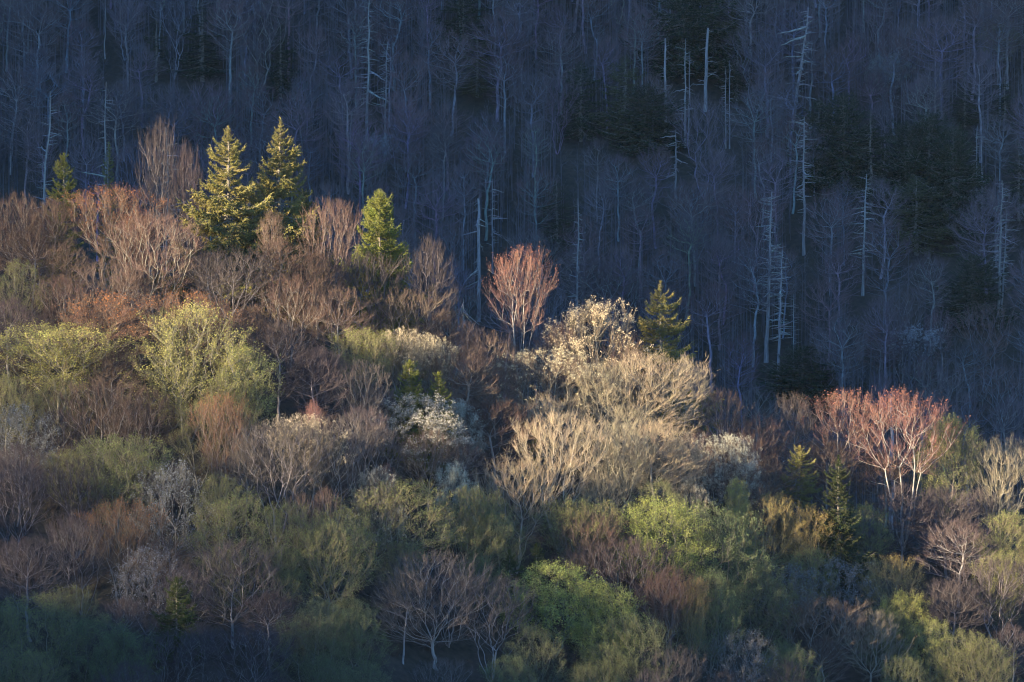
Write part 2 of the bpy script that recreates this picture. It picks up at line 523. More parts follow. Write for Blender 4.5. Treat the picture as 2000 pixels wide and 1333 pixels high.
BOUGH = [bough_arrays(50 + k) for k in range(6)]
BOUGH_FAR = [bough_arrays(80 + k, 0.6) for k in range(4)]
def two_mat(name, nd, wd, mats):
    V, F = join([nd, wd]); idx = np.concatenate([np.zeros(len(nd[1]), 'i'), np.ones(len(wd[1]), 'i')])
    me = mesh_np(name, V, F, idx)
    for m in mats: me.materials.append(m)
    return me
BOUGH_MESH = [two_mat('bough', nd, wd, (M_NEEDLE, M_WOOD)) for nd, wd in BOUGH]

def spruce_plan(seed, H, R, cb, per=4, gap=0.55, sparse=0.1, power=0.8):
    """list of (index, matrix) for the boughs of a spruce standing at the origin"""
    rg = random.Random(seed)
    out = []; z = cb * H; wh = 0
    az0 = [rg.uniform(0.7, 1.15) for _ in range(12)]
    while z < H * 0.985:
        t = (z / H - cb) / (1 - cb)
        L0 = 1.65 * R * ((1 - t) ** power) * (0.72 + 0.28 * min(1, t * 6)) + 0.25
        L0 *= rg.uniform(0.62, 1.1)
        off = rg.uniform(0, 2 * PI)
        for q in range(per):
            if rg.random() < sparse: continue
            a = off + 2 * PI * (q + rg.uniform(-0.3, 0.3)) / per
            L = L0 * rg.uniform(0.7, 1.15) * az0[int((a % (2 * PI)) / (2 * PI) * 12) % 12]
            pitch = math.radians(-14 + 52 * t ** 1.6 + rg.uniform(-8, 8))
            zz = z + rg.uniform(-0.4, 0.4) * gap
            m = Matrix.Translation((0, 0, zz)) @ Matrix.Rotation(a, 4, 'Z') @ Matrix.Rotation(-pitch, 4, 'Y') @ Matrix.Rotation(rg.uniform(-0.25, 0.25), 4, 'X') @ Matrix.Diagonal((L, L * 0.95, L * 1.0, 1))
            out.append((rg.randrange(6), m))
        z += gap * (1.15 - 0.5 * t); wh += 1
    return out

def apply(m, V):
    M = np.array(m); return V @ M[:3, :3].T + M[:3, 3]

def conifer_proto(seed, H, R, cb, **kw):
    nds, wds = [], []
    for k, m in spruce_plan(seed, H, R, cb, **kw):
        nd, wd = BOUGH_FAR[k % 4]
        nds.append((apply(m, nd[0]), nd[1])); wds.append((apply(m, wd[0]), wd[1]))
    me = two_mat('crown', join(nds), join(wds), (M_NEEDLE, M_WOOD))
    return me

def trunk_mesh(name, H, r, seed, lean=0.0, bend=0.0, top=0.15, mat=None, segs=9, sides=7):
    rg = np.random.default_rng(seed)
    u = np.linspace(0, 1, segs + 1)
    C = np.stack([lean * H * u + bend * np.sin(u * PI) + rg.normal(size=len(u)) * 0.008 * H * (u > 0) * 0.4,
                  rg.normal(size=len(u)) * 0.004 * H * (u > 0), u * H], 1)
    rr = r * (1 - u) ** 0.8 + r * top * u; rr[0] *= 1.3
    me = mesh_np(name, *prisms(C[:-1], C[1:], rr[:-1], rr[1:], sides), smooth=True)
    me.materials.append(mat or M_BARK)
    return me, C

# ------------------------------------------------------------ builders
OBJ = bpy.data.objects
def empty(name, loc, label=None, cat='tree', group=None):
    o = OBJ.new(name, None); o.location = loc; o.empty_display_size = 0.5
    COL.objects.link(o)
    if label: o['label'] = label
    if cat: o['category'] = cat
    if group: o['group'] = group
    return o

def part(name, me, parent, color=None):
    o = OBJ.new(name, me); o.parent = parent; COL.objects.link(o)
    if color is not None: o.color = (*color, 1)
    return o

RND = random.Random(5)
def jitc(c, a=0.1):
    f = 1 + RND.uniform(-a, a)
    return tuple(max(0.0, v * f * (1 + RND.uniform(-a, a) * 0.4)) for v in c)

def tree(name, pr, loc, w, h, twig, bark, fol=None, folc=None, label=None, group=None, detail=True, lean=(0, 0), rot=None, cat='tree'):
    r = empty(name, loc, label, cat, group)
    sx = w / pr.W; sz = h / pr.H
    r.rotation_euler = (lean[1], lean[0], RND.uniform(0, 6.28) if rot is None else rot)
    r.rotation_mode = 'XYZ'
    if lean != (0, 0):
        r.rotation_euler = (Matrix.Rotation(lean[0], 3, 'Y') @ Matrix.Rotation(RND.uniform(0, 6.28), 3, 'Z')).to_euler()
    r.scale = (sx, sx, sz)
    bark = jitc(bark); twig = jitc(twig)
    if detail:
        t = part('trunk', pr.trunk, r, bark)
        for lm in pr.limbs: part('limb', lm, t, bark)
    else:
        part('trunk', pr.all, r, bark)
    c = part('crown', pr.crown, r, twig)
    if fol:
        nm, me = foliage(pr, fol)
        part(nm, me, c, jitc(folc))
    return r

def conifer(name, loc, H, R, seed, color, label, group, cb=0.12, **kw):
    r = empty(name, loc, label, 'tree', group)
    tm, _ = trunk_mesh('trunk', H, 0.012 * H + 0.04, seed, top=0.08, mat=M_WOOD)
    part('trunk', tm, r)
    plan = spruce_plan(seed, H, R, cb, **kw)
    # the leading shoot and the short inner twigs are the crown, the boughs hang on it
    rg = np.random.default_rng(seed)
    n = 700; z = rg.uniform(cb * H, H, n); a = rg.uniform(0, 6.28, n); rr = rg.uniform(0, 0.22, n) * R * (1 - (z / H)) + 0.05
    P = np.stack([rr * np.cos(a), rr * np.sin(a), z], 1)
    D = norm(np.stack([np.cos(a), np.sin(a), rg.uniform(-0.2, 1, n)], 1))
    tz = rg.uniform(H * 0.93, H, 90); P2 = np.stack([tz * 0, tz * 0, tz], 1); D2 = norm(rg.normal(size=(90, 3)) * 0.6 + np.array([0, 0, 0.8]))
    me = mesh_np('crown', *join([slivers(P, D, 0.35, 0.09, rg), slivers(P2, D2, 0.4, 0.1, rg)]))
    me.materials.append(M_NEEDLE)
    c = part('crown', me, r, color)
    for k, m in plan:
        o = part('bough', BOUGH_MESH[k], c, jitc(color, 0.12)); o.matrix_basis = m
    return r

SNAG_BR = []
for k in range(10):
    rg = np.random.default_rng(300 + k)
    u = np.linspace(0, 1, 6); dr = rg.uniform(-0.25, 0.12)
    A = np.stack([u, 0.05 * np.sin(u * 4 + k), dr * u ** 1.6 + rg.normal(size=6) * 0.012], 1)
    rr = 0.026 * (1 - u) + 0.012
    pp = [prisms(A[:-1], A[1:], rr[:-1], rr[1:], 4)]
    for q in range(rg.integers(1, 5)):
        i = rg.integers(1, 5); d = norm(np.array([rg.uniform(0.2, 0.8), rg.choice([-1, 1]) * 0.6, rg.uniform(-0.5, 0.2)])) * rg.uniform(0.12, 0.3)
        pp.append(prisms(A[i][None], (A[i] + d)[None], [0.014], [0.004], 3))
    me = mesh_np('branch', *join(pp), smooth=True); me.materials.append(M_SNAG); SNAG_BR.append(me)

def snag(loc, H, r, seed, label, group, n=30, lean=0.0, bend=0.0, blen=1.6, lo=0.3, top=0.2, color=(0.42, 0.39, 0.36), droop=0.0, second=None, tilt=0.0):
    rt = empty('dead_snag', loc, label, 'dead tree', group)
    rg = random.Random(seed)
    stems = [(0, H, r, lean)]
    if second: stems.append((second[0], second[1], r * 0.75, second[2]))
    for (dx, h, rr, ln) in stems:
        tm, C = trunk_mesh('trunk', h, rr, seed, ln, bend, top, M_SNAG)
        t = part('trunk', tm, rt, jitc(color)); t.location.x = dx
        for q in range(n if dx == 0 else int(n * 0.6)):
            f = lo + (0.98 - lo) * ((q + rg.random()) / n if dx == 0 else rg.random())
            i = min(len(C) - 2, int(f * (len(C) - 1))); w = f * (len(C) - 1) - i
            p = C[i] * (1 - w) + C[i + 1] * w
            L = 1.3 * blen * rg.uniform(0.35, 1.25) * (1.15 - 0.6 * f)
            if rg.random() < 0.1: L *= 1.8
            b = part('branch', SNAG_BR[rg.randrange(10)], t, jitc(color, 0.2))
            b.matrix_basis = (Matrix.Translation(p) @ Matrix.Rotation(rg.uniform(0, 2 * PI), 4, 'Z')
                              @ Matrix.Rotation(rg.uniform(-0.35, 0.3) + droop, 4, 'Y') @ Matrix.Diagonal((L, L, L, 1)))
    return rt

# ------------------------------------------------------------ placing on the terrain
def spot(px, py, h, zone):
    """ground point whose tree of height h reaches the sight line of (px, py); returns x, y, ground z, h"""
    kx = (px - CX) / FPX; kz = (CY - py) / FPX
    if zone == 'near':
        c = 1000.0
        for _ in range(4): c = float(crest_y(kx * c))
        lo, hi = 860.0, c + 3
    else:
        lo, hi = 1185.0, 1560.0
    f = lambda d: H1(kx * d, d) + h - kz * d
    if f(hi) < 0:
        d = hi; h = kz * d - H1(kx * d, d)
    elif f(lo) > 0:
        d = lo
        if zone != 'near': h = max(6.0, kz * d - H1(kx * d, d))
    else:
        for _ in range(40):
            mid = (lo + hi) / 2
            if f(mid) > 0: hi = mid
            else: lo = mid
        d = (lo + hi) / 2
    return kx * d, d, H1(kx * d, d), h

def spot_at(px, py, d):
    kx = (px - CX) / FPX; kz = (CY - py) / FPX
    z = H1(kx * d, d)
    return kx * d, d, z, kz * d - z

def pixel(x, y, z):
    return CX + x / y * FPX, CY - z / y * FPX

KIND = {
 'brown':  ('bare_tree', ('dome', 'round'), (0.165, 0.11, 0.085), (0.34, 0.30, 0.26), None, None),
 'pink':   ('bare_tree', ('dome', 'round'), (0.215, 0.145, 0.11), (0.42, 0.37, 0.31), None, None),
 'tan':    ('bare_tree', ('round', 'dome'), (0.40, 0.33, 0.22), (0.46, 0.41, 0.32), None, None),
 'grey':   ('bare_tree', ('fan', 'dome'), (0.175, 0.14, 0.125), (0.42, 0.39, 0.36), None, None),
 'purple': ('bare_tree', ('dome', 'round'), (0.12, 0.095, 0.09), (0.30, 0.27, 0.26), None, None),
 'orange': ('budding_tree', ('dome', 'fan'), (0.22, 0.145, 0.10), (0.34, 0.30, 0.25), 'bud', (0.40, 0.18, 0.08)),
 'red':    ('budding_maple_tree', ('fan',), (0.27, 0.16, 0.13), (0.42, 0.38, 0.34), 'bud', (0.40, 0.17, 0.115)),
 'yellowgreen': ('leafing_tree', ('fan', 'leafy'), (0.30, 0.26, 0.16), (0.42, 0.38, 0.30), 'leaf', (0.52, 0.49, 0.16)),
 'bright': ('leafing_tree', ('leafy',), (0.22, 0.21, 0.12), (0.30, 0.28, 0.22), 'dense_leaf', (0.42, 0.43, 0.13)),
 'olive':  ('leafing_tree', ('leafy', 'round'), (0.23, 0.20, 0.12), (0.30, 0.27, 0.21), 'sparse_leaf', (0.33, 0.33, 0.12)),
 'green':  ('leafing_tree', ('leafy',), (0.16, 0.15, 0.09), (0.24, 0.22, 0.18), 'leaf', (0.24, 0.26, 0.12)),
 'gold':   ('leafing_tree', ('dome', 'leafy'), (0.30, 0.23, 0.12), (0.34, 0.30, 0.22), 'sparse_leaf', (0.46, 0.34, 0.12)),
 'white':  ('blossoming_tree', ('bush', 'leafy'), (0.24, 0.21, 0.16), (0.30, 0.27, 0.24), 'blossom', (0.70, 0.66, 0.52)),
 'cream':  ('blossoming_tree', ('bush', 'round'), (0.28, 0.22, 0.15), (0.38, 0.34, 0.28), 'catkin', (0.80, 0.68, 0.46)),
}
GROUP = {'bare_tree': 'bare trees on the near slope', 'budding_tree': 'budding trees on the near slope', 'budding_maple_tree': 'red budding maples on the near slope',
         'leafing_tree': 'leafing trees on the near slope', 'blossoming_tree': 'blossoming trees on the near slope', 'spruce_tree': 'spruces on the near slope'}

KIND['shaded_white'] = ('blossoming_tree', ('leafy', 'bush'), (0.20, 0.18, 0.15), (0.28, 0.26, 0.24), 'faint_blossom', (0.42, 0.43, 0.42))  # white blossom with the shade put into its colour
# px, py of the top, crown width in px, height in m, kind, shape or None, label
NEAR = [
 (30, 385, 120, 16, 'brown', 'round', 'rounded brown bare tree at the left end of the sunlit ridge top'),
 (100, 398, 100, 16, 'brown', 'dome', 'brown bare tree directly below the small sunlit spruce and tall curved snag'),
 (222, 378, 160, 19, 'orange', 'fan', 'tall pale-limbed bare tree with orange tinge on top, left of the twin spruces'),
 (305, 432, 165, 19, 'pink', 'fan', 'spreading bare tree with long pale limbs reaching toward the twin spruces'),
 (268, 415, 60, 16, 'red', None, 'narrow tree with a dark red top between two pale ridge trees'),
 (125, 545, 110, 14, 'brown', 'round', 'round brown bare tree above the yellow-green tree at the left'),
 (212, 515, 150, 14, 'pink', 'round', 'low rounded pinkish bare tree just above the orange budding tree'),
 (38, 520, 90, 13, 'olive', None, 'dull grey-green leafing tree in shade at the left edge'),
 (20, 590, 120, 14, 'purple', None, 'dark bare tree in deep shade at the left edge below the grey-green one'),
 (60, 450, 110, 14, 'brown', 'dome', 'brown bare tree in the second row at the left ridge'),
 (648, 405, 100, 15, 'pink', 'fan', 'pale bare tree standing alone right of the twin spruces'),
 (450, 492, 150, 15, 'purple', 'round', 'dark purplish domed bare tree under the left of the twin spruces'),
 (543, 472, 130, 14, 'brown', 'dome', 'brown bare tree under the right of the twin spruces'),
 (528, 425, 46, 13, 'pink', 'tall', 'small pale bare tree in front of the right twin spruce trunk'),
 (568, 548, 130, 15, 'brown', 'round', 'brown bare tree with twisted pale limbs in the middle of the left ridge'),
 (658, 572, 115, 15, 'pink', 'dome', 'light pinkish bare tree catching sun below the lone cone-shaped spruce'),
 (790, 572, 150, 15, 'pink', 'round', 'wide rounded pink-brown bare tree left of the broken snag'),
 (715, 500, 120, 14, 'purple', 'round', 'dark bare tree at the foot of the lone cone-shaped spruce'),
 (840, 478, 100, 15, 'purple', 'dome', 'dark shaded bare tree immediately right of the lone cone-shaped spruce'),
 (620, 500, 90, 14, 'brown', 'dome', 'small brown bare tree between the twin spruces and the lone spruce'),
 (215, 585, 170, 19, 'orange', 'tall', 'rusty orange budding tree with a tall bare trunk'),
 (352, 580, 180, 17, 'orange', 'round', 'broad bare tree capped with orange buds right of the rusty one'),
 (430, 600, 110, 15, 'orange', 'dome', 'dim reddish budding tree at the shaded right of the orange-capped tree'),
 (112, 645, 210, 15, 'yellowgreen', 'fan', 'bright yellow-green leafing tree sunlit at the far left'),
 (372, 612, 200, 21, 'yellowgreen', 'leafy', 'large yellow-green leafing tree with long pale limbs below the orange cap'),
 (480, 688, 115, 15, 'yellowgreen', 'leafy', 'smaller yellow-green leafing tree at right of the large one'),
 (430, 785, 100, 18, 'orange', 'fan', 'slender vase-shaped tree with a small orange top in front of yellow-green trees'),
 (200, 750, 150, 17, 'brown', 'fan', 'dull brown bare tree below the bright yellow-green tree'),
 (255, 790, 100, 15, 'brown', 'fan', 'brown vase-shaped bare tree in the hollow under the rusty tree trunk'),
 (235, 865, 175, 17, 'olive', 'fan', 'broad olive leafing tree with many stems above the blue-white blossom tree'),
 (45, 800, 130, 13, 'shaded_white', 'leafy', 'blue-white blossoming tree in shade at the left edge'),
 (332, 912, 130, 17, 'shaded_white', 'leafy', 'tall irregular white blossoming tree in shade at lower left'),
 (290, 1075, 120, 13, 'shaded_white', 'leafy', 'dim white blossoming tree at the foot of the taller one'),
 (25, 910, 150, 17, 'purple', 'fan', 'blue-grey bare tree in shade at the left edge below the blossoms'),
 (150, 905, 110, 15, 'purple', 'fan', 'dark bare tree between the left edge and the olive leafing tree'),
 (540, 835, 170, 19, 'grey', 'fan', 'grey tall-stemmed bare tree left of the bright red top'),
 (655, 822, 150, 18, 'grey', 'fan', 'pale bare tree with cream tips right of the bright red top'),
 (612, 795, 34, 17, 'red', None, 'narrow bright red budding treetop among grey bare trees'),
 (590, 825, 130, 17, 'cream', 'fan', 'grey bare tree with a line of cream tufts under the red top'),
 (545, 640, 130, 16, 'purple', 'dome', 'dark brown bare tree right of the smaller yellow-green tree'),
 (620, 690, 120, 15, 'purple', 'dome', 'dark bare tree in the shaded middle hollow'),
 (708, 655, 110, 15, 'olive', 'fan', 'greenish fine-twigged tree in the middle of the slope'),
 (700, 715, 100, 16, 'grey', 'fan', 'pale upright bare tree left of the two small sunlit spruces'),
 (788, 655, 95, 15, 'cream', 'fan', 'bare tree dotted with cream tufts above the small spruces'),
 (845, 670, 80, 14, 'cream', 'fan', 'low tree with sparse cream tufts right of the small spruces'),
 (818, 788, 150, 12, 'white', 'bush', 'bright white blossoming tree below the two small sunlit spruces'),
 (895, 800, 80, 11, 'white', 'bush', 'small white blossoming tree at the right of the brighter one'),
 (738, 838, 100, 13, 'grey', 'round', 'small round grey bare tree below the left of the white blossom'),
 (835, 845, 120, 13, 'pink', 'round', 'small round tan bare tree directly below the white blossom'),
 (905, 690, 130, 15, 'pink', 'dome', 'pink-brown bare tree below the broken snag'),
 (955, 655, 100, 14, 'pink', 'round', 'small rosy bare tree at the foot of the tall red maple'),
 (915, 640, 60, 14, 'purple', 'dome', 'small dark bare tree behind the hanging limbs of the broken snag'),
 (1016, 503, 106, 26, 'red', 'maple', 'tall red budding maple with pale stems standing out against the dark slope'),
 (1158, 615, 170, 13, 'cream', 'bush', 'cream-yellow tufted tree directly left of the sunlit spruce on the crest'),
 (1215, 650, 70, 12, 'brown', 'dome', 'small brown bare tree at the foot of the crest spruce'),
 (1090, 640, 90, 14, 'brown', 'round', 'dim brown bare tree behind the cream-yellow tufted tree'),
 (1062, 692, 210, 15, 'cream', 'round', 'wide pale tree covered in peach-coloured tufts left of the big tan dome'),
 (1255, 698, 215, 17, 'tan', 'round', 'big sunlit tan domed bare tree under the crest spruce'),
 (1170, 715, 120, 16, 'tan', 'round', 'tan bare tree between the peach-tufted tree and the big tan dome'),
 (970, 790, 150, 15, 'brown', 'dome', 'brown bare tree with a bent pale trunk below the peach-tufted tree'),
 (1010, 905, 150, 18, 'tan', 'fan', 'sunlit pinkish bare tree fanning out to the left at picture centre'),
 (1092, 818, 165, 22, 'tan', 'fan', 'tall golden bare tree with upright pale stems below the peach tufts'),
 (1200, 835, 150, 18, 'tan', 'fan', 'golden-brown bare tree right of the tall upright stems'),
 (1285, 830, 150, 17, 'tan', 'dome', 'olive-tan bare tree beneath the big tan dome'),
 (1150, 1010, 110, 15, 'pink', 'fan', 'rosy fine-twigged bare tree low at the foot of the golden trees'),
 (1328, 868, 80, 15, 'cream', 'fan', 'slim tree with sparse cream tufts left of the bright white tree'),
 (1420, 858, 115, 15, 'white', 'leafy', 'bright white rounded blossoming tree right of the golden trees'),
 (1346, 948, 60, 11, 'cream', 'bush', 'small pinkish tufted tree at the foot of the slim cream tree'),
 (1408, 768, 100, 14, 'pink', 'round', 'dusky red bare tree in shade right of the big tan dome'),
 (1482, 818, 110, 14, 'brown', 'round', 'brown bare tree above and right of the bright white tree'),
 (1552, 782, 110, 15, 'grey', 'dome', 'grey bare tree on the crest left of the red maple crowns'),
 (1500, 900, 110, 14, 'brown', 'dome', 'brown bare tree between the white tree and the stripped-trunk spruce'),
 (1645, 780, 150, 22, 'red', 'maple', 'red-twigged maple with a spreading crown left of its taller twin'),
 (1765, 780, 165, 26, 'red', 'maple', 'larger red-twigged maple with pale sweeping limbs at right'),
 (1855, 832, 110, 16, 'olive', 'dome', 'olive-tipped tree just right of the red maples'),
 (1955, 868, 120, 18, 'tan', 'fan', 'golden vase-shaped bare tree at the right edge of the crest'),
 (1760, 955, 120, 15, 'purple', 'dome', 'dark purple bare tree in the shade under the red maples'),
 (1850, 960, 120, 15, 'purple', 'dome', 'dark bare tree in shade left of the golden vase-shaped tree'),
 (768, 950, 210, 15, 'olive', 'leafy', 'broad olive-green leafing tree with a sunlit top at centre left'),
 (735, 930, 85, 13, 'cream', 'bush', 'cream blossoming tree peeking above the broad olive tree'),
 (890, 928, 80, 13, 'white', 'bush', 'small cream-white blossoming tree behind the lighter olive tree'),
 (905, 962, 110, 15, 'olive', 'leafy', 'lighter olive-green leafing tree right of the broad one'),
 (960, 1010, 90, 14, 'green', 'leafy', 'green leafing tree in front of the pale fanning stems'),
 (460, 972, 165, 14, 'olive', 'leafy', 'yellowish olive leafing tree right of the shaded white blossom tree'),
 (560, 990, 110, 14, 'olive', 'leafy', 'dull olive leafing tree under the grey tall-stemmed tree'),
 (665, 1000, 130, 14, 'olive', 'leafy', 'dark olive leafing tree behind the small pale bare tree'),
 (634, 960, 50, 13, 'pink', 'round', 'tiny pale bare tree sunlit against olive leaves'),
 (752, 915, 40, 13, 'red', None, 'small flat-topped red tree above the cream blossoms'),
 (1128, 985, 150, 15, 'olive', 'fan', 'gold-green leafing tree at the foot of the tall upright stems'),
 (1225, 1060, 150, 15, 'purple', 'fan', 'purplish bare tree above the bright green tree'),
 (1290, 985, 165, 16, 'bright', 'leafy', 'fresh green leafing tree with sunlit top right of centre'),
 (1400, 1000, 180, 18, 'green', 'leafy', 'large dark green leafing tree right of the fresh green one'),
 (1438, 950, 40, 15, 'yellowgreen', 'tall', 'narrow upright yellow-green tree beneath the bright white tree'),
 (1500, 975, 110, 15, 'gold', 'leafy', 'golden-green leafing tree left of the dark spruce'),
 (1580, 1000, 110, 14, 'gold', 'round', 'dull gold bare-limbed tree touching the dark spruce'),
 (1490, 1110, 110, 15, 'green', 'leafy', 'green leafing tree with bright clumps low on the right of centre'),
 (1385, 1130, 110, 16, 'green', 'leafy', 'shaded green leafing tree between the golden tips and green clumps'),
 (1355, 1145, 60, 15, 'gold', 'fan', 'slim tree with golden tips above the bottom edge'),
 (1300, 1130, 90, 15, 'brown', 'fan', 'dim brown bare tree right of the brightest green tree'),
 (1082, 1112, 175, 14, 'bright', 'leafy', 'brightest green leafing tree at the bottom centre'),
 (1185, 1150, 120, 15, 'bright', 'leafy', 'green leafing tree overlapping the right of the brightest one'),
 (1240, 1210, 130, 14, 'green', 'leafy', 'dark green leafing tree near the bottom right of the brightest one'),
 (852, 1085, 210, 18, 'grey', 'round', 'wide grey-purple bare tree at bottom centre left'),
 (960, 1135, 150, 16, 'grey', 'fan', 'grey-pink bare tree immediately left of the brightest green tree'),
 (640, 1030, 150, 16, 'olive', 'round', 'olive tree with bare pale limbs at lower left of centre'),
 (690, 1200, 110, 14, 'green', 'leafy', 'dim green leafing tree near the bottom under the pale limbs'),
 (600, 1205, 130, 13, 'green', 'leafy', 'dark green leafing tree at the bottom left of centre'),
 (455, 1062, 190, 16, 'purple', 'round', 'wide dark purple bare tree at lower left'),
 (240, 990, 130, 17, 'orange', 'fan', 'shaded bare tree with faint rust tips left of the blossoms'),
 (160, 1020, 120, 15, 'purple', 'fan', 'bare tree with dim stems at lower left'),
 (70, 1170, 170, 14, 'olive', 'leafy', 'dark olive-green leafing tree in the lower left corner'),
 (190, 1210, 130, 13, 'green', 'leafy', 'dark green leafing tree right of the lower left corner tree'),
 (340, 1240, 150, 13, 'purple', 'fan', 'dark bare tree at the bottom edge below the blossoms'),
 (480, 1230, 150, 14, 'purple', 'fan', 'bare tree with pale lower stems at the bottom edge'),
 (60, 1060, 140, 15, 'purple', 'dome', 'dark bare tree at the left edge above the corner greenery'),
 (1600, 1172, 190, 14, 'pink', 'round', 'wide pinkish bare tree catching light at the bottom right'),
 (1700, 1200, 120, 13, 'tan', 'round', 'tan bare tree beside the small bright yellow-green tree'),
 (1765, 1165, 95, 12, 'bright', 'leafy', 'small bright yellow-green tree near the bottom right'),
 (1812, 1215, 90, 12, 'yellowgreen', 'leafy', 'yellow-green tree just below the small bright one'),
 (1740, 1095, 110, 13, 'gold', 'round', 'grey tree with a golden top right of the dark spruce foot'),
 (1635, 1100, 130, 12, 'shaded_white', 'leafy', 'bluish blossoming tree under the dark spruce'),
 (1540, 1110, 120, 12, 'shaded_white', 'leafy', 'bluish blossoming tree left of the dark spruce foot'),
 (1870, 1025, 140, 14, 'grey', 'dome', 'grey bare tree in shade at the right below the maples'),
 (1965, 1010, 110, 14, 'olive', 'dome', 'olive tree in shade at the right edge'),
 (1950, 1100, 150, 15, 'purple', 'fan', 'bare tree with pale forked limbs at the lower right edge'),
 (1860, 1140, 130, 14, 'purple', 'dome', 'dark bare tree left of the pale forked limbs'),
 (1880, 1240, 140, 12, 'olive', 'round', 'olive-tinged tree in the lower right corner'),
 (1440, 1240, 130, 12, 'shaded_white', 'leafy', 'dim blue-white blossoming tree at the bottom edge right of centre'),
 (1310, 1270, 120, 12, 'purple', 'fan', 'dark bare tree at the bottom edge under the golden tips'),
 (1540, 1270, 120, 12, 'olive', 'leafy', 'dark olive tree at the bottom edge left of the pinkish dome'),
]
ANCHORS = []       # (px, py, phrase) of the trees a person can find, for describing their neighbours

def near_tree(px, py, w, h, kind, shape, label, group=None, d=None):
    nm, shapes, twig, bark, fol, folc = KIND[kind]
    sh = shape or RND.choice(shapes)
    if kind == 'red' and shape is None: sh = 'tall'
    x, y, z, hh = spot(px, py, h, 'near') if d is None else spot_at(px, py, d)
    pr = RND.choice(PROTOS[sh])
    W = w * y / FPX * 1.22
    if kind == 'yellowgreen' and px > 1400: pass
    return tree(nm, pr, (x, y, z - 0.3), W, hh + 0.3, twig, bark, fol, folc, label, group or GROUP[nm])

PLACED = []
for row in NEAR:
    o = near_tree(*row); PLACED.append((o.location.x, o.location.y, row[2] / 11.4 / 2))
    ANCHORS.append((row[0], row[1], o['label'], o.location.y))
# bare trees just behind the left ridge
for (px, py, w, d, kind, shp, lab) in [
    (312, 258, 74, 1008, 'purple', 'maple', 'tall bare tree rising above the ridge well left of the twin spruces'),
    (364, 302, 66, 1007, 'purple', 'dome', 'small brownish bare tree just left of the twin spruces'),
    (30, 400, 90, 1040, 'purple', 'tall', 'dark bare tree in shade behind the left ridge beside the snag')]:
    o = near_tree(px, py, w, 0, kind, shp, lab, d=d)

# ------------------------------------------------------------ spruces
SG = GROUP['spruce_tree']
LIT = (0.27, 0.235, 0.075)  # needle colour with sunlight mixed in; spruces in shade are painted darker
NEARCLEAR = []
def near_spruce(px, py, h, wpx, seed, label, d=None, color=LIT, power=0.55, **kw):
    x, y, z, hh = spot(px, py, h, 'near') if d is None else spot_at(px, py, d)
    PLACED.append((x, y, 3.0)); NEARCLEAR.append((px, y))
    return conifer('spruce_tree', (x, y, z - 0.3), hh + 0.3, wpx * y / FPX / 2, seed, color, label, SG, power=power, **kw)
near_spruce(446, 247, 25, 245, 11, 'tall sunlit spruce, the left and broader of the twin spruces', d=1004, per=6, gap=1.0, cb=0.12, sparse=0.28, power=0.85)
near_spruce(547, 230, 25, 235, 12, 'tall sunlit spruce, the right and taller of the twin spruces, pale trunk showing', d=1012, per=6, gap=1.0, cb=0.1, sparse=0.38, power=0.85)
near_spruce(741, 370, 19, 205, 13, 'lone dense cone-shaped yellow-green spruce on the ridge', d=1006, per=6, gap=0.6, cb=0.08, sparse=0.2, power=0.7, color=(0.24, 0.25, 0.055))
near_spruce(1290, 550, 18, 195, 14, 'sunlit layered spruce on the crest above the big tan dome', d=1020, per=6, gap=1.0, cb=0.1, sparse=0.28, power=0.88)
near_spruce(125, 300, 17, 88, 15, 'small sunlit spruce beside the tall curved snag', d=1012, per=4, gap=0.6, cb=0.1, color=(0.17, 0.18, 0.04))
near_spruce(213, 278, 19, 66, 16, 'spruce with only its tip sunlit behind the left ridge', d=1052, per=4, gap=0.6, cb=0.1)
near_spruce(800, 704, 18, 84, 17, 'left one of two small sunlit spruces above the white blossom', per=4, gap=0.42, color=(0.17, 0.18, 0.04))
near_spruce(857, 728, 18, 78, 18, 'right one of two small sunlit spruces above the white blossom', per=4, gap=0.42, color=(0.17, 0.18, 0.04))
near_spruce(1042, 828, 13, 34, 19, 'thin golden-green spruce among the tall golden stems', per=4, gap=0.5, color=(0.22, 0.20, 0.05))
near_spruce(1561, 872, 17, 66, 20, 'small spruce with a bare stripped lower trunk', per=4, gap=0.45, cb=0.45)
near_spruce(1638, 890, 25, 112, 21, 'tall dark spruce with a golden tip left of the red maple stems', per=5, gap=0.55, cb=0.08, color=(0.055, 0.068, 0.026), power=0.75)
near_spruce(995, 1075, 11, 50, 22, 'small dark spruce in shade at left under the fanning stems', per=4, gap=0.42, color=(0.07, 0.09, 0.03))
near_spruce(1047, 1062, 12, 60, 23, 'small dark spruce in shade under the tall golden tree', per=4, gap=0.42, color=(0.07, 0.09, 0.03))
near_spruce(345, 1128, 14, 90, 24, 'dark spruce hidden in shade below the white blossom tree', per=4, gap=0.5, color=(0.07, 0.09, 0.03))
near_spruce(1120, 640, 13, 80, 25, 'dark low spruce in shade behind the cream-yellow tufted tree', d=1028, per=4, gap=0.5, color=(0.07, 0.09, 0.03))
near_spruce(590, 370, 19, 110, 26, 'dark shaded spruce tucked behind the right twin spruce', d=1024, per=5, gap=0.5, color=(0.08, 0.10, 0.03))

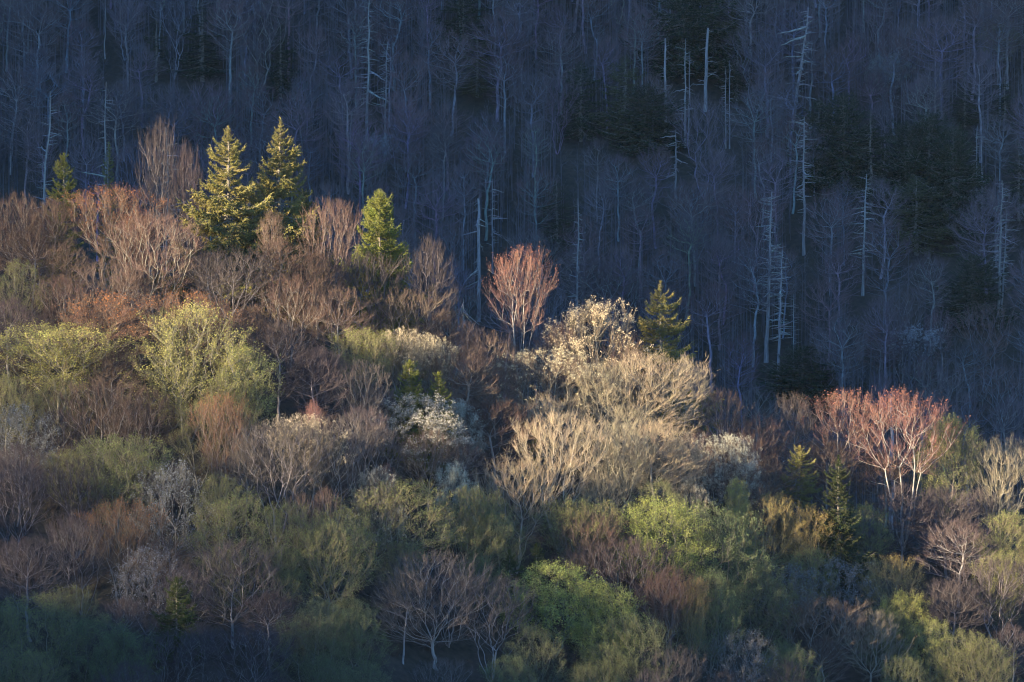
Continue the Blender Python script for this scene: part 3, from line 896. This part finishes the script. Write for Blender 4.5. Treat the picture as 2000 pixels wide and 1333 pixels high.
# ------------------------------------------------------------ dead snags
SNG = 'weathered dead snags'
SNAGS = []
CLEAR = []      # (picture column, depth, half width) of snags and firs that stand clear
def put_snag(px, pt, pb, zone, label, short, d=None, h=None, **kw):
    """pt, pb: top and lowest visible row"""
    if d is None:
        h = h or ((pb - pt) / FPX * 1290 + 7)
        x, y, z, hh = spot(px, pt, h, 'far')
    else:
        x, y, z, hh = spot_at(px, pt, d)
    SNAGS.append((px, (pt + pb) / 2, short))
    r = kw.pop('r', 0.30)
    kw['n'] = int(kw.get('n', 30) * 1.5)
    CLEAR.append((px, y, 34))
    lean = kw.get('lean', 0.0)
    return snag((x - lean * hh, y, z - 0.3), hh + 0.3, r * 0.85, int(px * 7 + pt), label, SNG, **kw)
put_snag(97, 178, 390, 'far', 'tall curved pale snag at the far left beside the small sunlit spruce', 'curved snag', d=1050, r=0.42, lean=0.045, n=60, blen=2.4, bend=-0.3)
put_snag(206, 160, 290, 'far', 'twin-topped pale snag above the half-lit spruce', 'twin-topped snag', d=1058, r=0.3, n=44, blen=2.2, second=(-1.4, 24, 0.02))
put_snag(326, 248, 430, 'far', 'thin grey snag behind the pale bare tree left of the twin spruces', 'thin grey snag', d=1056, r=0.25, n=60, blen=2.6, second=(-1.6, 22, 0.0), color=(0.34, 0.33, 0.32))
put_snag(722, 0, 235, 'far', 'tall bristly snag at the top edge left of centre', 'tall bristly snag', r=0.42, n=44, blen=2.6, lean=0.02)
put_snag(756, 82, 220, 'far', 'bristly snag right of and below the tall one at the top edge', 'lower bristly snag', r=0.30, n=40, blen=2.2, lean=0.02)
put_snag(205, -30, 60, 'far', 'thin pole-like snag at the top edge near the left', 'pole-like snag', r=0.2, n=8, blen=1.0)
put_snag(935, 388, 560, 'far', 'broken-topped thick snag with drooping limbs behind the red maple', 'broken-topped snag', r=0.45, n=18, blen=2.6, top=0.6, droop=0.5)
put_snag(962, 350, 470, 'far', 'slender pale snag close right of the broken-topped snag', 'slender pale snag', r=0.25, n=26, blen=2.0)
put_snag(1128, 388, 660, 'far', 'long straight grey snag between the red maple and the crest spruce', 'long straight snag', r=0.34, n=60, blen=1.8)
put_snag(1299, 75, 205, 'far', 'crooked-topped snag left of the forked pair near the top', 'crooked-topped snag', r=0.36, n=12, blen=1.6, top=0.5)
put_snag(1338, 76, 230, 'far', 'forked double snag in front of the dark hemlock at top', 'forked double snag', r=0.28, n=20, blen=2.0, second=(0.8, 22, 0.01))
put_snag(1382, 55, 160, 'far', 'stout snag rising from the olive hemlock at top', 'stout snag', r=0.5, n=12, blen=3.0, top=0.5, lean=0.03)
put_snag(1417, 133, 230, 'far', 'pair of thin parallel snags right of the dark hemlock', 'parallel snags', r=0.22, n=16, blen=1.6, second=(0.9, 20, 0.0))
put_snag(1320, 252, 330, 'far', 'short snag with branches on one side in the middle of the dark slope', 'short one-sided snag', r=0.26, n=20, blen=2.6)
put_snag(1580, 15, 225, 'far', 'tallest leaning white snag at top right', 'leaning white snag', r=0.55, n=46, blen=3.6, lean=0.14, h=32)
put_snag(1570, 228, 410, 'far', 'straight pale snag at the left side of the dark fir clump', 'straight pale snag', r=0.40, n=50, blen=2.6, h=30)
put_snag(1692, 340, 480, 'far', 'pale snag below the gap between the two dark fir clumps', 'gap snag', r=0.34, n=34, blen=2.8, h=26, lean=0.03)
put_snag(1508, 375, 720, 'far', 'tall thick white snag, left of the pair above the crest', 'thick white snag', r=0.50, n=60, blen=3.0, h=36, lean=0.035)
put_snag(1527, 488, 720, 'far', 'densely bristled white snag, right of the pair above the crest', 'bristled white snag', r=0.38, n=70, blen=2.4, h=27, lean=0.03)
put_snag(1550, 575, 700, 'far', 'small slim snag right of the bristled white pair', 'slim snag', r=0.2, n=20, blen=1.3, h=16)
put_snag(1909, 247, 370, 'far', 'double-stemmed white snag right of the dark fir clump', 'double-stemmed snag', r=0.26, n=30, blen=1.8, h=22, second=(1.3, 20, 0.01), lean=0.02)
put_snag(1957, 352, 600, 'far', 'tall white snag near the right edge', 'right-edge snag', r=0.36, n=60, blen=2.2, h=32, lean=0.03)
put_snag(1967, 408, 520, 'far', 'shorter leaning snag hugging the tall one near the right edge', 'hugging snag', r=0.28, n=30, blen=2.0, h=22, lean=0.06)
put_snag(905, 583, 670, 'far', 'short broken snag with long hanging limbs left of the red maple', 'hanging-limb snag', d=1022, r=0.34, n=22, blen=6.5, top=0.15, lo=0.55, droop=0.95)
put_snag(1741, 770, 840, 'far', 'weathered stub rising between the two red maples', 'weathered stub', d=1042, r=0.55, n=4, blen=1.0, top=0.35)

# ------------------------------------------------------------ conifers of the shaded far slope
FIRP = [conifer_proto(400, 20, 4.2, 0.1, per=5, gap=0.7), conifer_proto(401, 20, 5.2, 0.12, per=5, gap=0.8, power=0.55),
        conifer_proto(402, 20, 3.6, 0.18, per=4, gap=0.8, sparse=0.2), conifer_proto(403, 20, 6.0, 0.08, per=6, gap=0.7, power=0.45)]
FIRT = trunk_mesh('trunk', 20, 0.3, 9, top=0.06, mat=M_WOOD)[0]
FIRW = [8.4, 10.4, 7.2, 12.0]
DARK = (0.036, 0.056, 0.026); OLV = (0.10, 0.105, 0.045)
FARFIR = [
 (395, 5, 85, 18, 0, DARK, 'dark fir at the top, larger of the close pair above the left spruces'),
 (305, 22, 48, 16, 2, DARK, 'slim dark fir left of the larger one at the top left'),
 (548, 38, 60, 18, 0, DARK, 'dark fir alone above the right twin spruce'),
 (932, 60, 66, 15, 0, OLV, 'olive hemlock standing alone at the top centre'),
 (905, -10, 110, 14, 1, DARK, 'dark hemlock cut by the top edge near the centre'),
 (1135, 120, 80, 18, 1, DARK, 'dull dark hemlock left of the olive one near the top'),
 (1222, 108, 80, 19, 1, OLV, 'pale olive hemlock left of the crooked-topped snag'),
 (1262, 168, 100, 15, 3, DARK, 'dense dark hemlock at the foot of the crooked-topped snag'),
 (1335, -40, 120, 22, 3, DARK, 'large dark hemlock at the top edge behind the forked snag'),
 (1395, -30, 110, 16, 1, OLV, 'olive-topped hemlock at the top edge with a stout snag'),
 (1440, 60, 60, 16, 1, DARK, 'dark hemlock right of the olive-topped one'),
 (1600, 192, 90, 19, 1, DARK, 'left tree of the dark fir clump beside the straight pale snag'),
 (1648, 185, 105, 22, 3, DARK, 'tallest middle tree of the dark fir clump'),
 (1700, 215, 80, 21, 0, DARK, 'right-hand conical tree of the dark fir clump'),
 (1775, 240, 110, 20, 3, DARK, 'left tree of the second wider fir clump'),
 (1815, 222, 100, 24, 3, DARK, 'tallest tree of the second wider fir clump'),
 (1862, 250, 100, 24, 3, DARK, 'right tree of the second wider fir clump'),
 (1790, 345, 110, 17, 1, OLV, 'olive fir in front of the second wider fir clump'),
 (1885, 142, 50, 12, 0, DARK, 'small dark fir in the upper right hollow'),
 (1962, 142, 48, 13, 0, DARK, 'small dark fir nearest the upper right edge'),
 (1568, 676, 118, 11, 3, (0.035, 0.06, 0.025), 'round dark green fir at the foot of the white snag pair'),
 (1087, 345, 66, 16, 0, DARK, 'dark fir above and right of the red maple'),
 (1900, 500, 90, 15, 3, DARK, 'dark fir left of the tall white snag near the right edge'),
 (1990, 270, 60, 18, 0, DARK, 'dark fir cut by the right edge'),
]
FG = 'dark conifers on the shaded slope'
for (px, py, w, h, k, c, lab) in FARFIR:
    x, y, z, hh = spot(px, py, h, 'far')
    r = empty('fir_tree', (x, y, z - 0.3), lab, 'tree', FG)
    s = 1.3 * w * y / FPX / FIRW[k]
    r.scale = (s, s, (hh + 0.3) / 20); r.rotation_euler.z = RND.uniform(0, 6.28)
    part('trunk', FIRT, r); part('crown', FIRP[k], r, c)
    PLACED.append((x, y, 3.0)); CLEAR.append((px, y, w * 0.55))
    SNAGS.append((px, py + 70, None))

# ------------------------------------------------------------ singled-out broadleaf trees of the far slope
FT = (0.20, 0.165, 0.17); FB = (0.34, 0.32, 0.33)
FBG = 'bare trees on the shaded slope'
FARSPEC = [
 (733, 268, 62, 16, 'far_fan', (0.3, 0.28, 0.27), 'catkin', (0.6, 0.6, 0.6), 'blossoming_tree', 'small tree with pale blue-white tufts above the lone cone-shaped spruce'),
 (1735, 112, 80, 12, 'far_fan', FT, 'blossom', (0.55, 0.55, 0.5), 'blossoming_tree', 'pale blossoming tree alone in the upper right'),
 (1950, 45, 100, 14, 'far_dome', (0.24, 0.22, 0.14), 'sparse_leaf', (0.3, 0.29, 0.14), 'leafing_tree', 'dull olive leafing tree near the upper right corner'),
 (1785, 645, 110, 14, 'far_fan', FT, 'catkin', (0.72, 0.72, 0.70), 'blossoming_tree', 'shaded tree with white tufted top above the right red maple'),
 (1718, 640, 100, 14, 'far_dome', (0.24, 0.13, 0.12), 'bud', (0.28, 0.12, 0.10), 'budding_tree', 'dim reddish tree left of the white tufted one'),
 (1922, 600, 120, 18, 'far_fan', (0.29, 0.19, 0.16), None, None, 'bare_tree', 'rosy vase-shaped bare tree under the tall white snag at right'),
 (1625, 640, 110, 17, 'far_fan', (0.24, 0.19, 0.17), None, None, 'bare_tree', 'grey-brown vase-shaped bare tree right of the round dark fir'),
 (1590, 250, 70, 15, 'far_dome', FT, None, None, 'bare_tree', 'bare tree half hidden by the straight pale snag'),
 (1275, 150, 90, 16, 'far_dome', (0.25, 0.18, 0.15), None, None, 'bare_tree', 'brownish bare tree between two hemlocks near the top'),
]
for (px, py, w, h, fam, tc_, fol, fc, nm, lab) in FARSPEC:
    x, y, z, hh = spot(px, py, h, 'far')
    tree(nm, RND.choice(PROTOS[fam]), (x, y, z - 0.3), w * y / FPX, hh, tc_, FB, fol, fc, lab, FBG if nm == 'bare_tree' else None, detail=False)
    PLACED.append((x, y, 3.5))

# ------------------------------------------------------------ the many bare trees of the far slope, described by their landmark
LM = [(s[0], s[1], s[2]) for s in SNAGS if s[2] and s[1] < 700]
LM += [(395, 90, 'larger dark fir at top left'), (548, 110, 'lone dark fir above the twin spruces'), (932, 130, 'lone olive hemlock'), (1222, 190, 'pale olive hemlock'),
       (1650, 300, 'first dark fir clump'), (1820, 330, 'second dark fir clump'), (1087, 420, 'fir behind the red maple'), (1568, 740, 'round dark fir'),
       (1922, 660, 'rosy vase-shaped tree'), (1735, 150, 'pale blossoming tree'), (446, 330, 'left twin spruce'), (741, 440, 'cone-shaped spruce'), (1290, 620, 'crest spruce'),
       (1016, 540, 'red maple'), (733, 300, 'white-tufted small tree'), (1785, 690, 'shaded white-tufted tree'), (1885, 190, 'small fir in the hollow')]
ORD = ['nearest', 'second', 'third', 'fourth', 'fifth', 'sixth', 'seventh', 'eighth', 'ninth', 'tenth', 'eleventh', 'twelfth', 'thirteenth', 'fourteenth', 'fifteenth']
def describe(items, lms, noun):
    """items: (px, py); gives each a phrase by its closest landmark, the side it stands on and its rank there"""
    b = {}
    for i, (px, py) in enumerate(items):
        j = min(range(len(lms)), key=lambda q: (lms[q][0] - px) ** 2 + (lms[q][1] - py) ** 2)
        dx, dy = px - lms[j][0], py - lms[j][1]
        side = ('to the right of' if dx > 0 else 'to the left of') if abs(dx) > abs(dy) else ('below' if dy > 0 else 'above')
        b.setdefault((j, side), []).append((dx * dx + dy * dy, i))
    out = [None] * len(items)
    for (j, side), v in b.items():
        v.sort()
        for k, (_, i) in enumerate(v):
            o = ORD[min(k, len(ORD) - 1)]
            out[i] = f"{o} {noun} {side} the {lms[j][2]}"
    return out

# hillside cover: best-candidate scatter inside the view, 300 in all
def visible_far(x, y):
    """the tree's upper part shows over the near ridge and inside the frame"""
    z = H1(x, y); px, pt = pixel(x, y, z + 20); _, pb = pixel(x, y, z)
    if px < -50 or px > 2050 or pt > 1333 or pb < -60: return None
    cyy = float(crest_y(x)); _, ridge = pixel(x, cyy, float(crest_z(x)) + 13)
    if pt > ridge - 25: return None
    return px, (pt + min(pb, ridge)) / 2
rs = random.Random(77)
far_pts = []
tries = 0
cell = {}
def screened(x, y):
    # clearings: the photograph shows the big snags and firs standing clear of the bare trees
    px, _ = pixel(x, y, 0)
    for (fx, fy, hw) in CLEAR:
        if abs(px - fx) < hw and -4 < fy - y < 26: return True
    return False
def too_close(x, y, dmin):
    for (a, b) in far_pts:
        if abs(a - x) < dmin and (a - x) ** 2 + ((b - y) * 1.0) ** 2 < dmin * dmin: return True
    return False
dm = 13.0
while len(far_pts) < 286 and tries < 60000:
    tries += 1
    if tries % 4000 == 0: dm *= 0.93
    y = rs.uniform(1190, 1440); x = rs.uniform(-0.093, 0.093) * y
    if visible_far(x, y) is None or screened(x, y) or too_close(x, y, dm): continue
    far_pts.append((x, y))
far_pts.sort(key=lambda p: p[1])
fitems = [visible_far(*p) for p in far_pts]
flabels = describe(fitems, LM, 'bare grey tree')
for (x, y), lab in zip(far_pts, flabels):
    fam = rs.choices(['far_tall', 'far_dome', 'far_fan'], [6, 3, 2])[0]
    pr = rs.choice(PROTOS[fam])
    h = rs.uniform(17, 25); w = pr.W / pr.H * h * rs.uniform(0.9, 1.25)
    v = rs.uniform(0.8, 1.2); warm = rs.uniform(0.0, 0.25)
    tree('slender_bare_tree' if fam == 'far_tall' else 'bare_tree', pr, (x, y, H1(x, y) - 0.3), w, h, (FT[0] * v * (1 + warm), FT[1] * v, FT[2] * v * (1 - warm * 0.3)), tuple(c * rs.uniform(0.85, 1.3) for c in FB),
         None, None, lab, FBG, detail=False)

# ------------------------------------------------------------ near-slope trees that close the canopy between the ones above
np_pts = []
tries = 0
SHORTS = [(30, 385, 'left ridge-end tree'), (222, 400, 'orange-tinged ridge tree'), (446, 420, 'left twin spruce'), (547, 420, 'right twin spruce'), (741, 470, 'cone-shaped spruce'),
          (905, 630, 'hanging-limb snag'), (1016, 600, 'tall red maple'), (1290, 640, 'crest spruce'), (1255, 760, 'big tan dome'), (1062, 740, 'peach-tufted tree'), (800, 750, 'small spruce pair'),
          (818, 830, 'bright white blossom tree'), (112, 720, 'bright yellow-green tree'), (215, 640, 'rusty orange tree'), (372, 700, 'large yellow-green tree'), (612, 820, 'bright red treetop'),
          (332, 970, 'shaded white blossom tree'), (235, 920, 'many-stemmed olive tree'), (45, 840, 'blue-white blossoms at left'), (455, 1120, 'wide dark purple tree'), (852, 1150, 'wide grey-purple tree'),
          (1082, 1180, 'brightest green tree'), (1092, 900, 'tall golden tree'), (1420, 910, 'white rounded blossom tree'), (1290, 1040, 'fresh green tree'), (1400, 1080, 'large dark green tree'),
          (1640, 1000, 'tall dark spruce'), (1561, 920, 'stripped-trunk spruce'), (1640, 840, 'left red maple'), (1760, 850, 'right red maple'), (1955, 930, 'golden vase-shaped tree'),
          (1765, 1200, 'small bright yellow-green tree'), (1600, 1230, 'wide pinkish tree'), (70, 1230, 'corner greenery at left'), (768, 1010, 'broad olive tree'), (600, 1250, 'dark green tree at bottom'),
          (1885, 1280, 'corner olive tree at right'), (540, 900, 'grey tall-stemmed tree')]
dm = 8.5
while len(np_pts) < 115 and tries < 40000:
    tries += 1
    if tries % 3000 == 0: dm *= 0.92
    y = rs.uniform(868, 1030); x = rs.uniform(-0.094, 0.094) * y
    if y > crest_y(x) + 8: continue
    h = rs.uniform(10, 14)
    px, pt = pixel(x, y, H1(x, y) + h)
    if pt > 1330: continue
    bad = any(abs(px - cx_) < 45 and -2 < cy_ - y < 20 for cx_, cy_ in NEARCLEAR)
    for (a, b, r) in PLACED:
        if (a - x) ** 2 + (b - y) ** 2 < (4.2) ** 2: bad = True; break
    if bad: continue
    if any((a - x) ** 2 + (b - y) ** 2 < dm * dm for a, b, _ in np_pts): continue
    np_pts.append((x, y, h))
nit = [pixel(x, y, H1(x, y) + h * 0.6) for x, y, h in np_pts]
def nearest_kind(px, py):
    best = sorted(NEAR, key=lambda r: (r[0] - px) ** 2 + ((r[1] + 80) - py) ** 2)[:3]
    return best[rs.choice([0, 0, 1])][4]
kinds = []
for (px, py) in nit:
    k = nearest_kind(px, py)
    k = {'red': 'brown', 'white': 'grey', 'shaded_white': 'purple', 'cream': 'brown', 'bright': 'green', 'yellowgreen': 'olive', 'orange': 'brown', 'gold': 'olive'}.get(k, k)
    kinds.append(k)
WORD = {'brown': 'brown bare tree', 'pink': 'pinkish bare tree', 'tan': 'tan bare tree', 'grey': 'grey bare tree', 'purple': 'dark bare tree', 'olive': 'olive leafing tree', 'green': 'green leafing tree'}
nlab = [None] * len(np_pts)
for kk in set(kinds):
    ids = [i for i in range(len(kinds)) if kinds[i] == kk]
    for i, l in zip(ids, describe([nit[i] for i in ids], SHORTS, 'low ' + WORD[kk])): nlab[i] = l
for (x, y, h), k, lab in zip(np_pts, kinds, nlab):
    nm, shapes, twig, bark, fol, folc = KIND[k]
    pr = rs.choice(PROTOS[rs.choice(shapes)])
    tree(nm, pr, (x, y, H1(x, y) - 0.3), h * rs.uniform(0.7, 0.95), h, twig, bark, fol, folc, lab, GROUP[nm], detail=False)

# ------------------------------------------------------------ undergrowth: saplings and brush nobody could count
def brush_unit(seed, tall):
    rg = np.random.default_rng(seed)
    if tall:
        H = 12.0
        P0 = np.array([[0, 0, 0], [0.1, 0, H * 0.5]]); P1 = np.array([[0.1, 0, H * 0.5], [0.25, 0.1, H]])
        parts = [prisms(P0, P1, [0.11, 0.07], [0.07, 0.02], 3)]
        n = 15; z = rg.uniform(0.5, 1, n) * H
        B = np.stack([0.03 * z, 0 * z, z], 1); D = norm(np.concatenate([rg.normal(size=(n, 2)) * 0.7, np.full((n, 1), 0.8)], 1)); L = rg.uniform(0.8, 2.4, n)
        parts.append(slivers(B, D, L, 0.06, rg))
        m = 5; t = rg.uniform(0.3, 1, n * m)[:, None]
        B2 = np.repeat(B, m, 0) + np.repeat(D * L[:, None], m, 0) * t
        parts.append(slivers(B2, norm(np.repeat(D, m, 0) + rg.normal(size=(n * m, 3)) * 0.45), rg.uniform(0.4, 1.0, n * m), 0.035, rg))
    else:
        n = 34; a = rg.uniform(0, 6.28, n); D = norm(np.stack([np.cos(a) * 0.6, np.sin(a) * 0.6, rg.uniform(0.5, 1.4, n)], 1)); L = rg.uniform(1.5, 3.6, n)
        B = rg.normal(size=(n, 3)) * np.array([0.4, 0.4, 0]); parts = [slivers(B, D, L, 0.07, rg)]
        m = 4; t = rg.uniform(0.3, 1, n * m)[:, None]
        B2 = np.repeat(B, m, 0) + np.repeat(D * L[:, None], m, 0) * t
        parts.append(slivers(B2, norm(np.repeat(D, m, 0) + rg.normal(size=(n * m, 3)) * 0.5), rg.uniform(0.4, 1.1, n * m), 0.04, rg))
    return join(parts)

def scatter_stuff(name, units, pts, mat, color, smin, smax, seed):
    rg = np.random.default_rng(seed)
    X = np.array([p[0] for p in pts]); Y = np.array([p[1] for p in pts]); Z = height(X, Y) - 0.1
    which = rg.integers(0, len(units), len(pts)); res = []
    for k, (V, F) in enumerate(units):
        m = which == k; n = int(m.sum())
        if not n: continue
        a = rg.uniform(0, 6.28, n); s = rg.uniform(smin, smax, n)
        c, sn = np.cos(a), np.sin(a)
        VX = V[None, :, 0] * c[:, None] - V[None, :, 1] * sn[:, None]
        VY = V[None, :, 0] * sn[:, None] + V[None, :, 1] * c[:, None]
        W = np.stack([VX * s[:, None] + X[m][:, None], VY * s[:, None] + Y[m][:, None], V[None, :, 2] * s[:, None] * rg.uniform(0.8, 1.3, n)[:, None] + Z[m][:, None]], -1).reshape(-1, 3)
        FF = (F[None] + (np.arange(n) * len(V))[:, None, None]).reshape(-1, 3)
        res.append((W, FF))
    me = mesh_np(name, *join(res)); me.materials.append(mat)
    o = OBJ.new(name, me); o.color = (*color, 1); o['kind'] = 'stuff'; COL.objects.link(o)
    return o

pts = []
while len(pts) < 4200:
    y = rs.uniform(1185, 1450); x = rs.uniform(-0.096, 0.096) * y
    if visible_far(x, y) is not None and not screened(x, y): pts.append((x, y))
scatter_stuff('saplings', [brush_unit(s, True) for s in range(5)], pts, M_TWIG, (0.19, 0.17, 0.175), 0.5, 1.5, 3)
pts = []
while len(pts) < 900:
    y = rs.uniform(865, 1035); x = rs.uniform(-0.097, 0.097) * y
    if y < crest_y(x) + 12: pts.append((x, y))
scatter_stuff('undergrowth', [brush_unit(s, False) for s in range(10, 15)], pts, M_TWIG, (0.11, 0.085, 0.07), 0.6, 1.3, 4)
# unseen woods added on the mountain crest to soften the edge of its shade
pts = []
while len(pts) < 1500:
    u = rs.uniform(-190, 190); q = MOUNT_L + rs.gauss(0, 16)
    pts.append((u * (-SH.y) + q * SH.x, 1000 + u * SH.x + q * SH.y))
scatter_stuff('crest_shade_woods', [brush_unit(s, True) for s in range(20, 24)], pts, M_TWIG, (0.2, 0.17, 0.15), 1.2, 2.9, 6)
print('objects', len(sc.objects), 'tris', sum(len(m.polygons) for m in bpy.data.meshes))
